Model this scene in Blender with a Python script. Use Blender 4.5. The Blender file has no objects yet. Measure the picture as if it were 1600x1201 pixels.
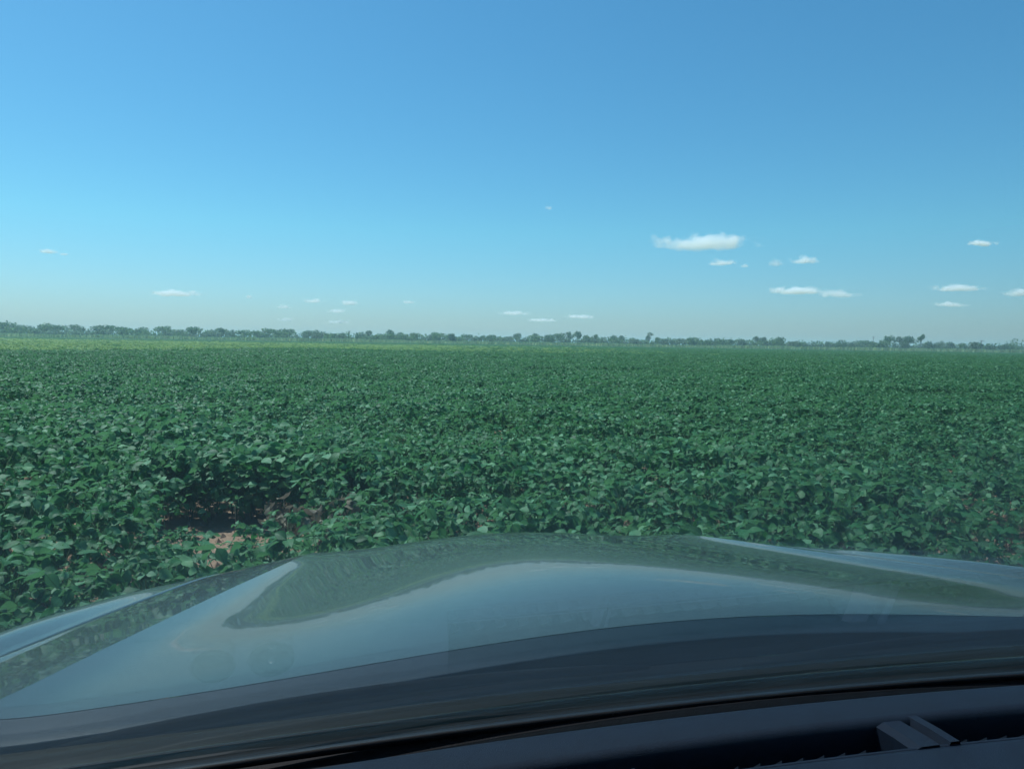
import bpy, bmesh, math, random
import numpy as np
from mathutils import Vector, Matrix, Euler

R = math.radians
scene = bpy.context.scene
COL = scene.collection
random.seed(7)
rng = np.random.default_rng(7)

# ------------------------------------------------------------------ camera
CAM_H = 1.5
FPX = 1202.0                       # focal length in pixels of the 1600 px wide photograph
cam_data = bpy.data.cameras.new('camera')
cam_data.sensor_width = 36.0
cam_data.lens = FPX / 1600.0 * 36.0
cam_data.clip_start = 0.01
cam_data.clip_end = 60000.0
cam = bpy.data.objects.new('camera', cam_data)
COL.objects.link(cam)
cam.matrix_world = (Matrix.Translation((0, 0, CAM_H)) @ Matrix.Rotation(R(90 - 3.1), 4, 'X')
                    @ Matrix.Rotation(R(0.93), 4, 'Z'))
scene.camera = cam

# ------------------------------------------------------------------ sky and sun
SUN_AZ, SUN_EL = -58.0, 60.0       # azimuth clockwise from +Y (the view direction)
world = bpy.data.worlds.new('World')
scene.world = world
world.use_nodes = True
wn = world.node_tree
bg = wn.nodes['Background']
sky = wn.nodes.new('ShaderNodeTexSky')
sky.sky_type = 'NISHITA'
sky.sun_disc = False
sky.sun_elevation = R(SUN_EL)
sky.sun_rotation = R(SUN_AZ)
sky.altitude = 100
sky.air_density = 1.0
sky.dust_density = 0.5
sky.ozone_density = 3.0
sky_sat = wn.nodes.new('ShaderNodeHueSaturation')
sky_sat.inputs['Saturation'].default_value = 1.18
sky_mul = wn.nodes.new('ShaderNodeMixRGB')
sky_mul.blend_type = 'MULTIPLY'
sky_mul.inputs[0].default_value = 1.0
sky_mul.inputs[2].default_value = (0.78, 1.17, 1.01, 1)
wn.links.new(sky.outputs[0], sky_sat.inputs['Color'])
wn.links.new(sky_sat.outputs[0], sky_mul.inputs[1])
# paler, less yellow air towards the horizon, the same all the way round
sky_tc = wn.nodes.new('ShaderNodeTexCoord')
sky_sep = wn.nodes.new('ShaderNodeSeparateXYZ')
sky_ramp = wn.nodes.new('ShaderNodeValToRGB')
for e, (p, c) in zip([sky_ramp.color_ramp.elements[0], sky_ramp.color_ramp.elements[1], sky_ramp.color_ramp.elements.new(0.14)],
                     [(0.0, (0.80, 0.585, 0.86, 1)), (0.42, (1.0, 1.0, 0.92, 1)), (0.14, (0.86, 0.84, 0.90, 1))]):
    e.position = p; e.color = c
sky_mul2 = wn.nodes.new('ShaderNodeMixRGB')
sky_mul2.blend_type = 'MULTIPLY'
sky_mul2.inputs[0].default_value = 1.0
wn.links.new(sky_tc.outputs['Generated'], sky_sep.inputs[0])
wn.links.new(sky_sep.outputs[2], sky_ramp.inputs[0])
wn.links.new(sky_mul.outputs[0], sky_mul2.inputs[1])
wn.links.new(sky_ramp.outputs[0], sky_mul2.inputs[2])
wn.links.new(sky_mul2.outputs[0], bg.inputs[0])
bg.inputs[1].default_value = 0.11

sun_data = bpy.data.lights.new('sun', 'SUN')
sun_data.energy = 4.9
sun_data.angle = R(0.53)
sun_data.color = (1.0, 0.955, 0.90)
sun = bpy.data.objects.new('sun', sun_data)
COL.objects.link(sun)
to_sun = Vector((math.sin(R(SUN_AZ)) * math.cos(R(SUN_EL)), math.cos(R(SUN_AZ)) * math.cos(R(SUN_EL)), math.sin(R(SUN_EL))))
sun.rotation_euler = to_sun.to_track_quat('Z', 'Y').to_euler()
sun.location = (-30, 20, 60)

scene.view_settings.view_transform = 'Standard'
scene.view_settings.look = 'None'
scene.view_settings.gamma = 1.0
scene.view_settings.use_curve_mapping = False
scene.view_settings.exposure = 0.68
scene.cycles.max_bounces = 8
scene.cycles.transparent_max_bounces = 16
scene.cycles.volume_bounces = 6

# ------------------------------------------------------------------ helpers
def tag(o, label=None, cat=None, group=None, kind=None):
    if label: o['label'] = label
    if cat: o['category'] = cat
    if group: o['group'] = group
    if kind: o['kind'] = kind
    return o

def link(o, parent=None):
    COL.objects.link(o)
    if parent is not None:
        o.parent = parent
    return o

def empty(name, loc=(0, 0, 0), rotz=0.0):
    o = bpy.data.objects.new(name, None)
    COL.objects.link(o)
    o.location = loc
    o.rotation_euler = (0, 0, rotz)
    o.empty_display_size = 0.1
    return o

def mesh_from(name, verts, faces, mat=None, smooth=False, uv=None, attr=None):
    me = bpy.data.meshes.new(name)
    me.from_pydata([tuple(v) for v in verts], [], [tuple(f) for f in faces])
    if smooth:
        me.polygons.foreach_set('use_smooth', [True] * len(me.polygons))
    if uv is not None:
        l = me.uv_layers.new(name='UVMap')
        idx = np.empty(len(me.loops), dtype=np.int32)
        me.loops.foreach_get('vertex_index', idx)
        l.data.foreach_set('uv', np.asarray(uv, dtype=np.float32)[idx].ravel())
    if attr is not None:
        for k, v in attr.items():
            a = me.attributes.new(k, 'FLOAT', 'POINT')
            a.data.foreach_set('value', np.asarray(v, dtype=np.float32))
    if mat is not None:
        for m in (mat if isinstance(mat, (list, tuple)) else [mat]):
            me.materials.append(m)
    me.update()
    return me

def mesh_obj(name, verts, faces, mat, parent=None, smooth=False, **kw):
    return link(bpy.data.objects.new(name, mesh_from(name, verts, faces, mat, smooth, **kw)), parent)

class MB:
    """collects verts and faces for one mesh"""
    def __init__(self):
        self.v, self.f = [], []
    def add(self, verts, faces):
        n = len(self.v)
        self.v += [tuple(p) for p in verts]
        self.f += [tuple(i + n for i in f) for f in faces]
    def grid(self, pts, flip=False):          # pts[i][j]
        n = len(self.v)
        ni, nj = len(pts), len(pts[0])
        for row in pts:
            self.v += [tuple(p) for p in row]
        for i in range(ni - 1):
            for j in range(nj - 1):
                q = (n + i * nj + j, n + i * nj + j + 1, n + (i + 1) * nj + j + 1, n + (i + 1) * nj + j)
                self.f.append(q[::-1] if flip else q)
    def tube(self, path, radii, sides=6, cap=True):
        path = [Vector(p) for p in path]
        n0 = len(self.v)
        for i, p in enumerate(path):
            d = (path[min(i + 1, len(path) - 1)] - path[max(i - 1, 0)])
            d = d.normalized() if d.length > 1e-9 else Vector((0, 0, 1))
            a = d.cross(Vector((0, 0, 1)) if abs(d.z) < 0.9 else Vector((1, 0, 0))).normalized()
            b = d.cross(a)
            for k in range(sides):
                t = 2 * math.pi * k / sides
                self.v.append(tuple(p + (a * math.cos(t) + b * math.sin(t)) * radii[i]))
        for i in range(len(path) - 1):
            for k in range(sides):
                k2 = (k + 1) % sides
                self.f.append((n0 + i * sides + k, n0 + i * sides + k2, n0 + (i + 1) * sides + k2, n0 + (i + 1) * sides + k))
        if cap:
            self.f.append(tuple(n0 + (len(path) - 1) * sides + k for k in range(sides)))
            self.f.append(tuple(n0 + k for k in reversed(range(sides))))
    def box(self, c, s, m=None):
        vs = [Vector((x * s[0] / 2, y * s[1] / 2, z * s[2] / 2)) for x in (-1, 1) for y in (-1, 1) for z in (-1, 1)]
        if m is not None: vs = [m @ v for v in vs]
        vs = [v + Vector(c) for v in vs]
        self.add(vs, [(0, 1, 3, 2), (4, 6, 7, 5), (0, 4, 5, 1), (2, 3, 7, 6), (0, 2, 6, 4), (1, 5, 7, 3)])
    def build(self, name, mat, parent=None, smooth=False):
        return mesh_obj(name, self.v, self.f, mat, parent, smooth)

def new_mat(name):
    m = bpy.data.materials.new(name)
    m.use_nodes = True
    nt = m.node_tree
    return m, nt, nt.nodes['Principled BSDF'], nt.nodes['Material Output']

def N(nt, t, **kw):
    n = nt.nodes.new(t)
    for k, v in kw.items(): setattr(n, k, v)
    return n

def L(nt, a, b): nt.links.new(a, b)

def ramp(nt, fac, stops):
    r = N(nt, 'ShaderNodeValToRGB')
    e = r.color_ramp.elements
    while len(e) < len(stops): e.new(0.5)
    for i, (p, c) in enumerate(stops):
        e[i].position = p
        e[i].color = (*c, 1) if len(c) == 3 else c
    if fac is not None: L(nt, fac, r.inputs[0])
    return r

def noise(nt, scale, detail=4, rough=0.6, coord='Object'):
    tc = N(nt, 'ShaderNodeTexCoord')
    n = N(nt, 'ShaderNodeTexNoise')
    n.inputs['Scale'].default_value = scale
    n.inputs['Detail'].default_value = detail
    n.inputs['Roughness'].default_value = rough
    L(nt, tc.outputs[coord], n.inputs['Vector'])
    return n

def simple(name, col, rough=0.6, nscale=30.0, var=0.25, metallic=0.0, spec=0.5, bump=0.0, bscale=200.0):
    m, nt, b, out = new_mat(name)
    n = noise(nt, nscale)
    r = ramp(nt, n.outputs[0], [(0.25, tuple(c * (1 - var) for c in col)), (0.75, tuple(min(1, c * (1 + var)) for c in col))])
    L(nt, r.outputs[0], b.inputs['Base Color'])
    b.inputs['Roughness'].default_value = rough
    b.inputs['Metallic'].default_value = metallic
    b.inputs['Specular IOR Level'].default_value = spec
    if bump > 0:
        n2 = noise(nt, bscale, 3)
        bp = N(nt, 'ShaderNodeBump')
        bp.inputs['Strength'].default_value = bump
        bp.inputs['Distance'].default_value = 0.002
        L(nt, n2.outputs[0], bp.inputs['Height'])
        L(nt, bp.outputs[0], b.inputs['Normal'])
    return m

def leaf_mat(name, dark, mid, pale, back, trans=0.30, rough=0.55, veins=True, spec=0.30):
    m, nt, b, out = new_mat(name)
    oi = N(nt, 'ShaderNodeObjectInfo')
    at = N(nt, 'ShaderNodeAttribute', attribute_name='tone')
    add = N(nt, 'ShaderNodeMath', operation='ADD')
    L(nt, oi.outputs['Random'], add.inputs[0]); L(nt, at.outputs['Fac'], add.inputs[1])
    fr = N(nt, 'ShaderNodeMath', operation='FRACT'); L(nt, add.outputs[0], fr.inputs[0])
    r = ramp(nt, fr.outputs[0], [(0.0, dark), (0.40, mid), (0.72, mid), (0.90, pale), (1.0, tuple(c * k for c, k in zip(pale, (1.25, 1.08, 0.9))))])
    col = r.outputs[0]
    if veins:
        tc = N(nt, 'ShaderNodeTexCoord')
        sep = N(nt, 'ShaderNodeSeparateXYZ'); L(nt, tc.outputs['UV'], sep.inputs[0])
        ab = N(nt, 'ShaderNodeMath', operation='ABSOLUTE'); L(nt, sep.outputs[0], ab.inputs[0])
        mul = N(nt, 'ShaderNodeMath', operation='MULTIPLY_ADD'); L(nt, ab.outputs[0], mul.inputs[0])
        mul.inputs[1].default_value = -0.55; L(nt, sep.outputs[1], mul.inputs[2])
        sc = N(nt, 'ShaderNodeMath', operation='MULTIPLY'); L(nt, mul.outputs[0], sc.inputs[0]); sc.inputs[1].default_value = 46.0
        sn = N(nt, 'ShaderNodeMath', operation='SINE'); L(nt, sc.outputs[0], sn.inputs[0])
        vr = ramp(nt, sn.outputs[0], [(0.80, (0, 0, 0)), (1.0, (1, 1, 1))])
        mr = ramp(nt, ab.outputs[0], [(0.0, (1, 1, 1)), (0.07, (0, 0, 0))])
        mx0 = N(nt, 'ShaderNodeMath', operation='MAXIMUM'); L(nt, vr.outputs[0], mx0.inputs[0]); L(nt, mr.outputs[0], mx0.inputs[1])
        sm = N(nt, 'ShaderNodeMath', operation='MULTIPLY'); L(nt, mx0.outputs[0], sm.inputs[0]); sm.inputs[1].default_value = 0.30
        vm = N(nt, 'ShaderNodeMixRGB'); L(nt, sm.outputs[0], vm.inputs[0]); L(nt, col, vm.inputs[1]); vm.inputs[2].default_value = (*pale, 1)
        col = vm.outputs[0]
        bp = N(nt, 'ShaderNodeBump'); bp.inputs['Strength'].default_value = 0.35; bp.inputs['Distance'].default_value = 0.002
        bp.invert = True
        L(nt, mx0.outputs[0], bp.inputs['Height']); L(nt, bp.outputs[0], b.inputs['Normal'])
    ge = N(nt, 'ShaderNodeNewGeometry')
    mb = N(nt, 'ShaderNodeMixRGB'); L(nt, ge.outputs['Backfacing'], mb.inputs[0]); L(nt, col, mb.inputs[1]); mb.inputs[2].default_value = (*back, 1)
    L(nt, mb.outputs[0], b.inputs['Base Color'])
    b.inputs['Roughness'].default_value = rough
    b.inputs['Specular IOR Level'].default_value = spec
    tr = N(nt, 'ShaderNodeBsdfTranslucent')
    hs = N(nt, 'ShaderNodeHueSaturation'); L(nt, mb.outputs[0], hs.inputs['Color'])
    hs.inputs['Value'].default_value = 1.6; hs.inputs['Hue'].default_value = 0.485
    L(nt, hs.outputs[0], tr.inputs[0])
    mix = N(nt, 'ShaderNodeMixShader'); mix.inputs[0].default_value = trans
    L(nt, b.outputs[0], mix.inputs[1]); L(nt, tr.outputs[0], mix.inputs[2]); L(nt, mix.outputs[0], out.inputs[0])
    return m

# ------------------------------------------------------------------ materials
M_LEAF = leaf_mat('soy_leaf', (0.013, 0.070, 0.021), (0.027, 0.136, 0.038), (0.110, 0.265, 0.135), (0.075, 0.20, 0.085))
M_LEAF_Y = leaf_mat('soy_leaf_yellowing', (0.10, 0.22, 0.05), (0.19, 0.34, 0.09), (0.30, 0.42, 0.15), (0.20, 0.32, 0.12), veins=False)
M_STEM = simple('green_stem', (0.06, 0.11, 0.035), 0.6, 40)
M_DRYLEAF = leaf_mat('withered_leaf', (0.10, 0.085, 0.055), (0.17, 0.145, 0.095), (0.28, 0.25, 0.17), (0.20, 0.17, 0.12), trans=0.15, rough=0.7)
M_DRYSTEM = simple('dry_stem', (0.22, 0.17, 0.11), 0.8, 40)
M_BARK = simple('bark', (0.11, 0.09, 0.07), 0.9, 3, 0.4)
M_CROWN = [leaf_mat('tree_leaf_%d' % i, d, mdl, p, p, trans=0.5, rough=0.7, veins=False) for i, (d, mdl, p) in enumerate([
    ((0.026, 0.070, 0.032), (0.050, 0.120, 0.054), (0.095, 0.175, 0.085)),
    ((0.034, 0.088, 0.036), (0.066, 0.148, 0.060), (0.120, 0.205, 0.095)),
    ((0.046, 0.088, 0.056), (0.080, 0.140, 0.082), (0.13, 0.195, 0.12)),
])]

def soil_material():
    m, nt, b, out = new_mat('sandy_soil')
    n1 = noise(nt, 0.9, 6, 0.65)
    n2 = noise(nt, 14, 6, 0.7)
    mx = N(nt, 'ShaderNodeMixRGB'); mx.inputs[0].default_value = 0.5
    L(nt, n1.outputs[0], mx.inputs[1]); L(nt, n2.outputs[0], mx.inputs[2])
    r = ramp(nt, mx.outputs[0], [(0.3, (0.20, 0.125, 0.085)), (0.5, (0.30, 0.195, 0.135)), (0.7, (0.40, 0.28, 0.20))])
    L(nt, r.outputs[0], b.inputs['Base Color'])
    b.inputs['Roughness'].default_value = 0.95
    b.inputs['Specular IOR Level'].default_value = 0.1
    bp = N(nt, 'ShaderNodeBump'); bp.inputs['Strength'].default_value = 0.9; bp.inputs['Distance'].default_value = 0.03
    L(nt, n2.outputs[0], bp.inputs['Height']); L(nt, bp.outputs[0], b.inputs['Normal'])
    return m
M_SOIL = soil_material()
M_PASTURE = simple('pasture_ground', (0.13, 0.15, 0.06), 0.95, 0.05, 0.3, spec=0.1)
M_GRASS = leaf_mat('verge_grass', (0.15, 0.25, 0.11), (0.23, 0.36, 0.16), (0.30, 0.42, 0.22), (0.24, 0.35, 0.17), trans=0.25, rough=0.7, veins=False)

def paint_material():
    m, nt, b, out = new_mat('car_paint')
    n = noise(nt, 1800, 2)
    r = ramp(nt, n.outputs[0], [(0.3, (0.048, 0.078, 0.074)), (0.7, (0.082, 0.122, 0.114))])
    dust = noise(nt, 5, 8, 0.7)
    dr = ramp(nt, dust.outputs[0], [(0.4, (0, 0, 0)), (0.8, (0.10, 0.10, 0.10))])
    mx = N(nt, 'ShaderNodeMixRGB'); L(nt, dr.outputs[0], mx.inputs[0]); L(nt, r.outputs[0], mx.inputs[1])
    mx.inputs[2].default_value = (0.27, 0.25, 0.20, 1)
    vo = N(nt, 'ShaderNodeTexVoronoi'); vo.inputs['Scale'].default_value = 95.0
    tcv = N(nt, 'ShaderNodeTexCoord'); L(nt, tcv.outputs['Object'], vo.inputs['Vector'])
    vr = ramp(nt, vo.outputs['Distance'], [(0.06, (1, 1, 1)), (0.16, (0, 0, 0))])
    pick = N(nt, 'ShaderNodeSeparateColor'); L(nt, vo.outputs['Color'], pick.inputs[0])
    pr_ = ramp(nt, pick.outputs[0], [(0.86, (0, 0, 0)), (0.90, (0.55, 0.55, 0.55))])
    sm = N(nt, 'ShaderNodeMath', operation='MULTIPLY'); L(nt, vr.outputs[0], sm.inputs[0]); L(nt, pr_.outputs[0], sm.inputs[1])
    mx3 = N(nt, 'ShaderNodeMixRGB'); L(nt, sm.outputs[0], mx3.inputs[0]); L(nt, mx.outputs[0], mx3.inputs[1]); mx3.inputs[2].default_value = (0.26, 0.25, 0.20, 1)
    L(nt, mx3.outputs[0], b.inputs['Base Color'])
    b.inputs['Metallic'].default_value = 0.15
    b.inputs['Roughness'].default_value = 0.55
    b.inputs['Specular IOR Level'].default_value = 0.25
    b.inputs['Coat Weight'].default_value = 1.0
    cr = ramp(nt, dust.outputs[0], [(0.3, (0.008, 0.008, 0.008)), (0.75, (0.028, 0.028, 0.028))])
    L(nt, cr.outputs[0], b.inputs['Coat Roughness'])
    b.inputs['Coat IOR'].default_value = 1.58
    return m
M_PAINT = paint_material()
M_BLACK = simple('black_trim', (0.003, 0.004, 0.006), 0.65, 60, 0.3, spec=0.08, bump=0.3, bscale=700)
M_LIP = simple('rear_lip_sky_tint', (0.018, 0.040, 0.058), 0.5, 80, 0.12, spec=0.3)  # bluer than the hood: the upper sky's reflection is put into the colour
M_RUBBER = simple('black_rubber', (0.003, 0.004, 0.006), 0.6, 60, 0.2, spec=0.2)
M_DASH = simple('dash_plastic', (0.0045, 0.0085, 0.0175), 0.6, 40, 0.15, spec=0.12, bump=0.5, bscale=1500)
M_GHOST_BEAD = simple('ghost_bead', (0.01, 0.012, 0.014), 0.22, 40, 0.1, spec=0.5)  # glossy, for the sun glint on the added bead
M_GHOST_DISC = simple('ghost_disc_dark', (0.0012, 0.0016, 0.0022), 0.9, 40, 0.1, spec=0.02)  # near black, so the added discs ghost dark in the glass
M_RIB = simple('vent_plastic', (0.014, 0.020, 0.030), 0.6, 40, 0.1, spec=0.15)
M_CARPET = simple('floor_carpet', (0.012, 0.012, 0.013), 0.95, 300, 0.3, spec=0.05)
M_DASH_DARK = simple('dash_recess', (0.006, 0.006, 0.007), 0.6, 40, 0.2)
M_LINER = simple('headliner', (0.25, 0.24, 0.22), 0.9, 200, 0.1)
M_GAUGE = simple('gauge_face', (0.02, 0.02, 0.022), 0.4, 40, 0.2)
M_CHROME = simple('satin_ring', (0.35, 0.36, 0.38), 0.25, 40, 0.05, metallic=1.0)

def glass_material():
    m, nt, b, out = new_mat('tinted_glass')
    nt.nodes.remove(b)
    lw = N(nt, 'ShaderNodeLayerWeight'); lw.inputs[0].default_value = 0.5
    p = N(nt, 'ShaderNodeMath', operation='POWER'); L(nt, lw.outputs['Facing'], p.inputs[0]); p.inputs[1].default_value = 5.0
    ma = N(nt, 'ShaderNodeMath', operation='MULTIPLY_ADD'); L(nt, p.outputs[0], ma.inputs[0]); ma.inputs[1].default_value = 0.96; ma.inputs[2].default_value = 0.04
    tr = N(nt, 'ShaderNodeBsdfTransparent'); tr.inputs[0].default_value = (0.80, 0.885, 0.915, 1)
    gl = N(nt, 'ShaderNodeBsdfGlossy'); gl.inputs['Roughness'].default_value = 0.0; gl.inputs[0].default_value = (1, 1, 1, 1)
    mx = N(nt, 'ShaderNodeMixShader'); L(nt, ma.outputs[0], mx.inputs[0]); L(nt, tr.outputs[0], mx.inputs[1]); L(nt, gl.outputs[0], mx.inputs[2])
    # dust and smear film scattering sunlight; its teal tint paints in a skylit veil
    dn = noise(nt, 9.0, 8, 0.7)
    dr = ramp(nt, dn.outputs[0], [(0.25, (0.0018, 0.0018, 0.0018)), (0.75, (0.0048, 0.0048, 0.0048))])
    sp_ = noise(nt, 420.0, 2, 0.5)
    sr = ramp(nt, sp_.outputs[0], [(0.76, (0, 0, 0)), (0.84, (0.006, 0.006, 0.006))])
    ad = N(nt, 'ShaderNodeMixRGB', blend_type='ADD'); ad.inputs[0].default_value = 1.0
    L(nt, dr.outputs[0], ad.inputs[1]); L(nt, sr.outputs[0], ad.inputs[2])
    tl = N(nt, 'ShaderNodeBsdfTranslucent'); tl.inputs[0].default_value = (0.42, 0.80, 0.92, 1)
    mx2 = N(nt, 'ShaderNodeMixShader'); L(nt, ad.outputs[0], mx2.inputs[0]); L(nt, mx.outputs[0], mx2.inputs[1]); L(nt, tl.outputs[0], mx2.inputs[2])
    L(nt, mx2.outputs[0], out.inputs[0])
    return m
M_GLASS = glass_material()

# ------------------------------------------------------------------ ground
FIELD_END = 395.0
G = 22000.0
def ring_sheet(name, mat, z, x0, x1, y0, y1, n=1):
    xs = np.linspace(x0, x1, n + 1); ys = np.linspace(y0, y1, n + 1)
    mb = MB(); mb.grid([[(x, y, z) for x in xs] for y in ys], flip=False)
    return mb.build(name, mat)
tag(ring_sheet('ground', M_PASTURE, -0.004, -G, G, -G, G), kind='structure')
tag(ring_sheet('field_soil', M_SOIL, 0.0, -700, 700, -60, FIELD_END + 5), kind='structure')

# ------------------------------------------------------------------ car
CAR_YAW = R(12.0)
CX = 0.38
car = empty('car', (CX * math.cos(CAR_YAW), CX * math.sin(CAR_YAW), 0.0), CAR_YAW)
tag(car, 'pale silver car seen from its driver seat, curved hood facing the green crop', 'car')
CAR_ROLL = R(-0.7)                  # the car leans a little to its left on the uneven ground
car.rotation_euler = (0, CAR_ROLL, CAR_YAW)
car.location.x += 0.015 * math.cos(CAR_YAW); car.location.y += 0.015 * math.sin(CAR_YAW)
def world_to_car(x, y):
    dx, dy = x - car.location.x, y - car.location.y
    c, s = math.cos(-CAR_YAW), math.sin(-CAR_YAW)
    return c * dx - s * dy, s * dx + c * dy
H0 = CAM_H

def interp(pts):
    """natural cubic spline: smooth curvature, so reflections do not wobble"""
    x = np.array([p[0] for p in pts], float); y = np.array([p[1] for p in pts], float)
    n = len(x); h = np.diff(x)
    A = np.eye(n); r = np.zeros(n)
    for i in range(1, n - 1):
        A[i, i - 1:i + 2] = h[i - 1], 2 * (h[i - 1] + h[i]), h[i]
        r[i] = 6 * ((y[i + 1] - y[i]) / h[i] - (y[i] - y[i - 1]) / h[i - 1])
    m = np.linalg.solve(A, r)
    def f(t):
        t = min(max(t, x[0]), x[-1])
        i = min(max(int(np.searchsorted(x, t, 'right')) - 1, 0), n - 2)
        p, q = x[i + 1] - t, t - x[i]
        return (m[i] * p ** 3 + m[i + 1] * q ** 3) / (6 * h[i]) + (y[i] / h[i] - m[i] * h[i] / 6) * p + (y[i + 1] / h[i] - m[i + 1] * h[i] / 6) * q
    return f
HOOD_Y0 = 0.80
zc = interp([(0.70, -0.309), (0.80, -0.312), (0.95, -0.318), (1.15, -0.3425), (1.40, -0.384), (1.65, -0.432), (1.90, -0.484), (2.0, -0.517), (2.08, -0.57), (2.12, -0.63), (2.14, -0.70)])
xcr = interp([(0.70, 0.745), (0.83, 0.712), (1.43, 0.578), (1.9, 0.47), (2.14, 0.44)])
dcr = interp([(0.70, 0.023), (0.80, 0.028), (0.90, 0.039), (1.1, 0.048), (1.43, 0.042), (1.8, 0.024), (2.14, 0.018)])
zf = interp([(0.5, -0.372), (0.88, -0.376), (1.08, -0.383), (1.24, -0.396), (1.4, -0.421), (1.58, -0.458), (1.74, -0.500), (1.89, -0.56), (2.0, -0.62), (2.06, -0.70)])
OUT_W = 0.20
out_drop = interp([(0.7, 0.032), (1.2, 0.027), (1.6, 0.026), (2.14, 0.03)])
def arc(x): return 0.10 * x * x          # sweep of windshield base, cowl and hood rear edge
def hood_y(v, x):                         # v: station 0..2.14, bent back towards the sides
    return v - arc(x) * (0.9 if v < 1.0 else 0.9 + 0.5 * (v - 1.0))
def hood_pt(a, v):
    """a: -1..1 inside the creases, 1..2 outside to the shut line"""
    s, b = (1 if a >= 0 else -1), abs(a)
    xc = xcr(v); D = dcr(v)
    if b <= 1:
        x = xc * b
        q = b / 0.91
        dz = -D * math.sin(math.pi / 2 * min(q, 1.0)) ** 2 + 0.006 * min(1, max(0.2, 2.2 - v)) * max(0, (b - 0.90) / 0.10) ** 2
        z = zc(v) + dz
    else:
        t = b - 1
        x = xc + OUT_W * t
        z = zc(v) - D + 0.006 * min(1, max(0.2, 2.2 - v)) - out_drop(v) * t
    return (s * x, hood_y(v, x), H0 + z)
hood_avals = sorted(set([round(-2 + 0.05 * i, 3) for i in range(81)] + [-0.95, 0.95, -0.975, 0.975, -0.85, 0.85, -0.92, 0.92, -0.935, 0.935, 0.87, -0.87, -1.05, 1.05]))
hood_v = [0.80, 0.82] + [0.84 + 0.025 * i for i in range(50)] + [2.10, 2.12, 2.135, 2.14]
mb = MB()
rows = [[hood_pt(a, v) for a in hood_avals] for v in hood_v]
# rear lip, rolled down towards the cowl
def lip(row, dy, dz): return [(p[0], p[1] - dy, p[2] + dz) for p in row]
mb.grid(rows)
hood = mb.build('hood', M_PAINT, car, smooth=True)
hood['label'] = 'pale silver hood with two tapering creases, reflecting sky and field'
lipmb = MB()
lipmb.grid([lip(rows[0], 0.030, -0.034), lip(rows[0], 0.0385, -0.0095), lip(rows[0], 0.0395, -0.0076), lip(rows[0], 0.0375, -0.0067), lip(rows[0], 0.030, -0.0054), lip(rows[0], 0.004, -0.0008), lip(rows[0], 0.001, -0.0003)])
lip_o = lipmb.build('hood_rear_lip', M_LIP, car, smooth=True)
# crease must stay sharp
def sharp_creases(o, test):
    me = o.data
    at = me.attributes.new('sharp_edge', 'BOOLEAN', 'EDGE')
    vals = [test(me.vertices[e.vertices[0]].co, me.vertices[e.vertices[1]].co) for e in me.edges]
    at.data.foreach_set('value', vals)
na = len(hood_avals)
ia = [hood_avals.index(-1.0), hood_avals.index(1.0)]
me = hood.data
at = me.attributes.new('sharp_edge', 'BOOLEAN', 'EDGE')
at.data.foreach_set('value', [(e.vertices[0] % na in ia and e.vertices[1] % na == e.vertices[0] % na) for e in me.edges])

def fender(sgn):
    vs = [0.76] + [0.8 + 0.06 * i for i in range(20)] + [1.98, 2.02, 2.06]
    rows = []
    for v in vs:
        vv = max(v, 0.70)
        xi = xcr(vv) + OUT_W + 0.0015
        zi = zc(vv) - dcr(vv) + 0.006 * min(1, max(0.2, 2.2 - vv)) - out_drop(vv)
        zt = zf(v)
        row = []
        xo = 0.955 - 0.10 * max(0, (v - 1.3) / 0.7) ** 2
        row.append((sgn * xi, hood_y(v, xi), H0 + zi - 0.008))
        for k in range(17):
            t = k / 16
            x = xi + (xo - xi) * t
            roll = 0.075 * max(0, (t - 0.22) / 0.78) ** 2.0
            z0 = zi
            q = min(1, t * 1.25); q = q * q * (3 - 2 * q)
            zz = z0 + (zt - z0) * q - roll
            row.append((sgn * x, hood_y(v, x), H0 + zz))
        for dz, dx in ((0.09, 0.012), (0.16, 0.017), (0.30, 0.015), (0.55, 0.0)):
            row.append((sgn * (xo + dx), hood_y(v, xo), H0 + zt - 0.06 - dz))
        rows.append(row)
    m = MB(); m.grid(rows, flip=(sgn < 0))
    o = m.build('fender', M_PAINT, car, smooth=True)
    return o
fl = fender(-1); fl['label'] = 'left fender with a flat bright shoulder'
fr_ = fender(1); fr_['label'] = 'right fender mostly hidden beyond the hood crease'

# front face under the hood (grille zone) closes the nose
mb = MB()
mb.grid([[(x, hood_y(2.13, x) - 0.01, H0 - 0.66 - dz) for x in np.linspace(-0.8, 0.8, 17)] for dz in (0, 0.15, 0.35, 0.5)])
mb.build('front_bumper', M_BLACK, car, smooth=True)

# cowl panel: black plastic between hood lip and glass
GLASS_SLOPE = 0.65
def base_y(x): return 0.66 - arc(x)
xs = np.linspace(-0.95, 0.95, 61)
mb = MB()
prof = [(0.115, -0.362), (0.085, -0.336), (0.06, -0.331), (0.03, -0.334), (0.0, -0.338), (-0.02, -0.352), (-0.03, -0.40)]
mb.grid([[(x, base_y(x) + dy, H0 + dz - 0.05 * x * x) for x in xs] for dy, dz in prof][::-1])
mb.build('cowl_panel', M_BLACK, car, smooth=True)
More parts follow.
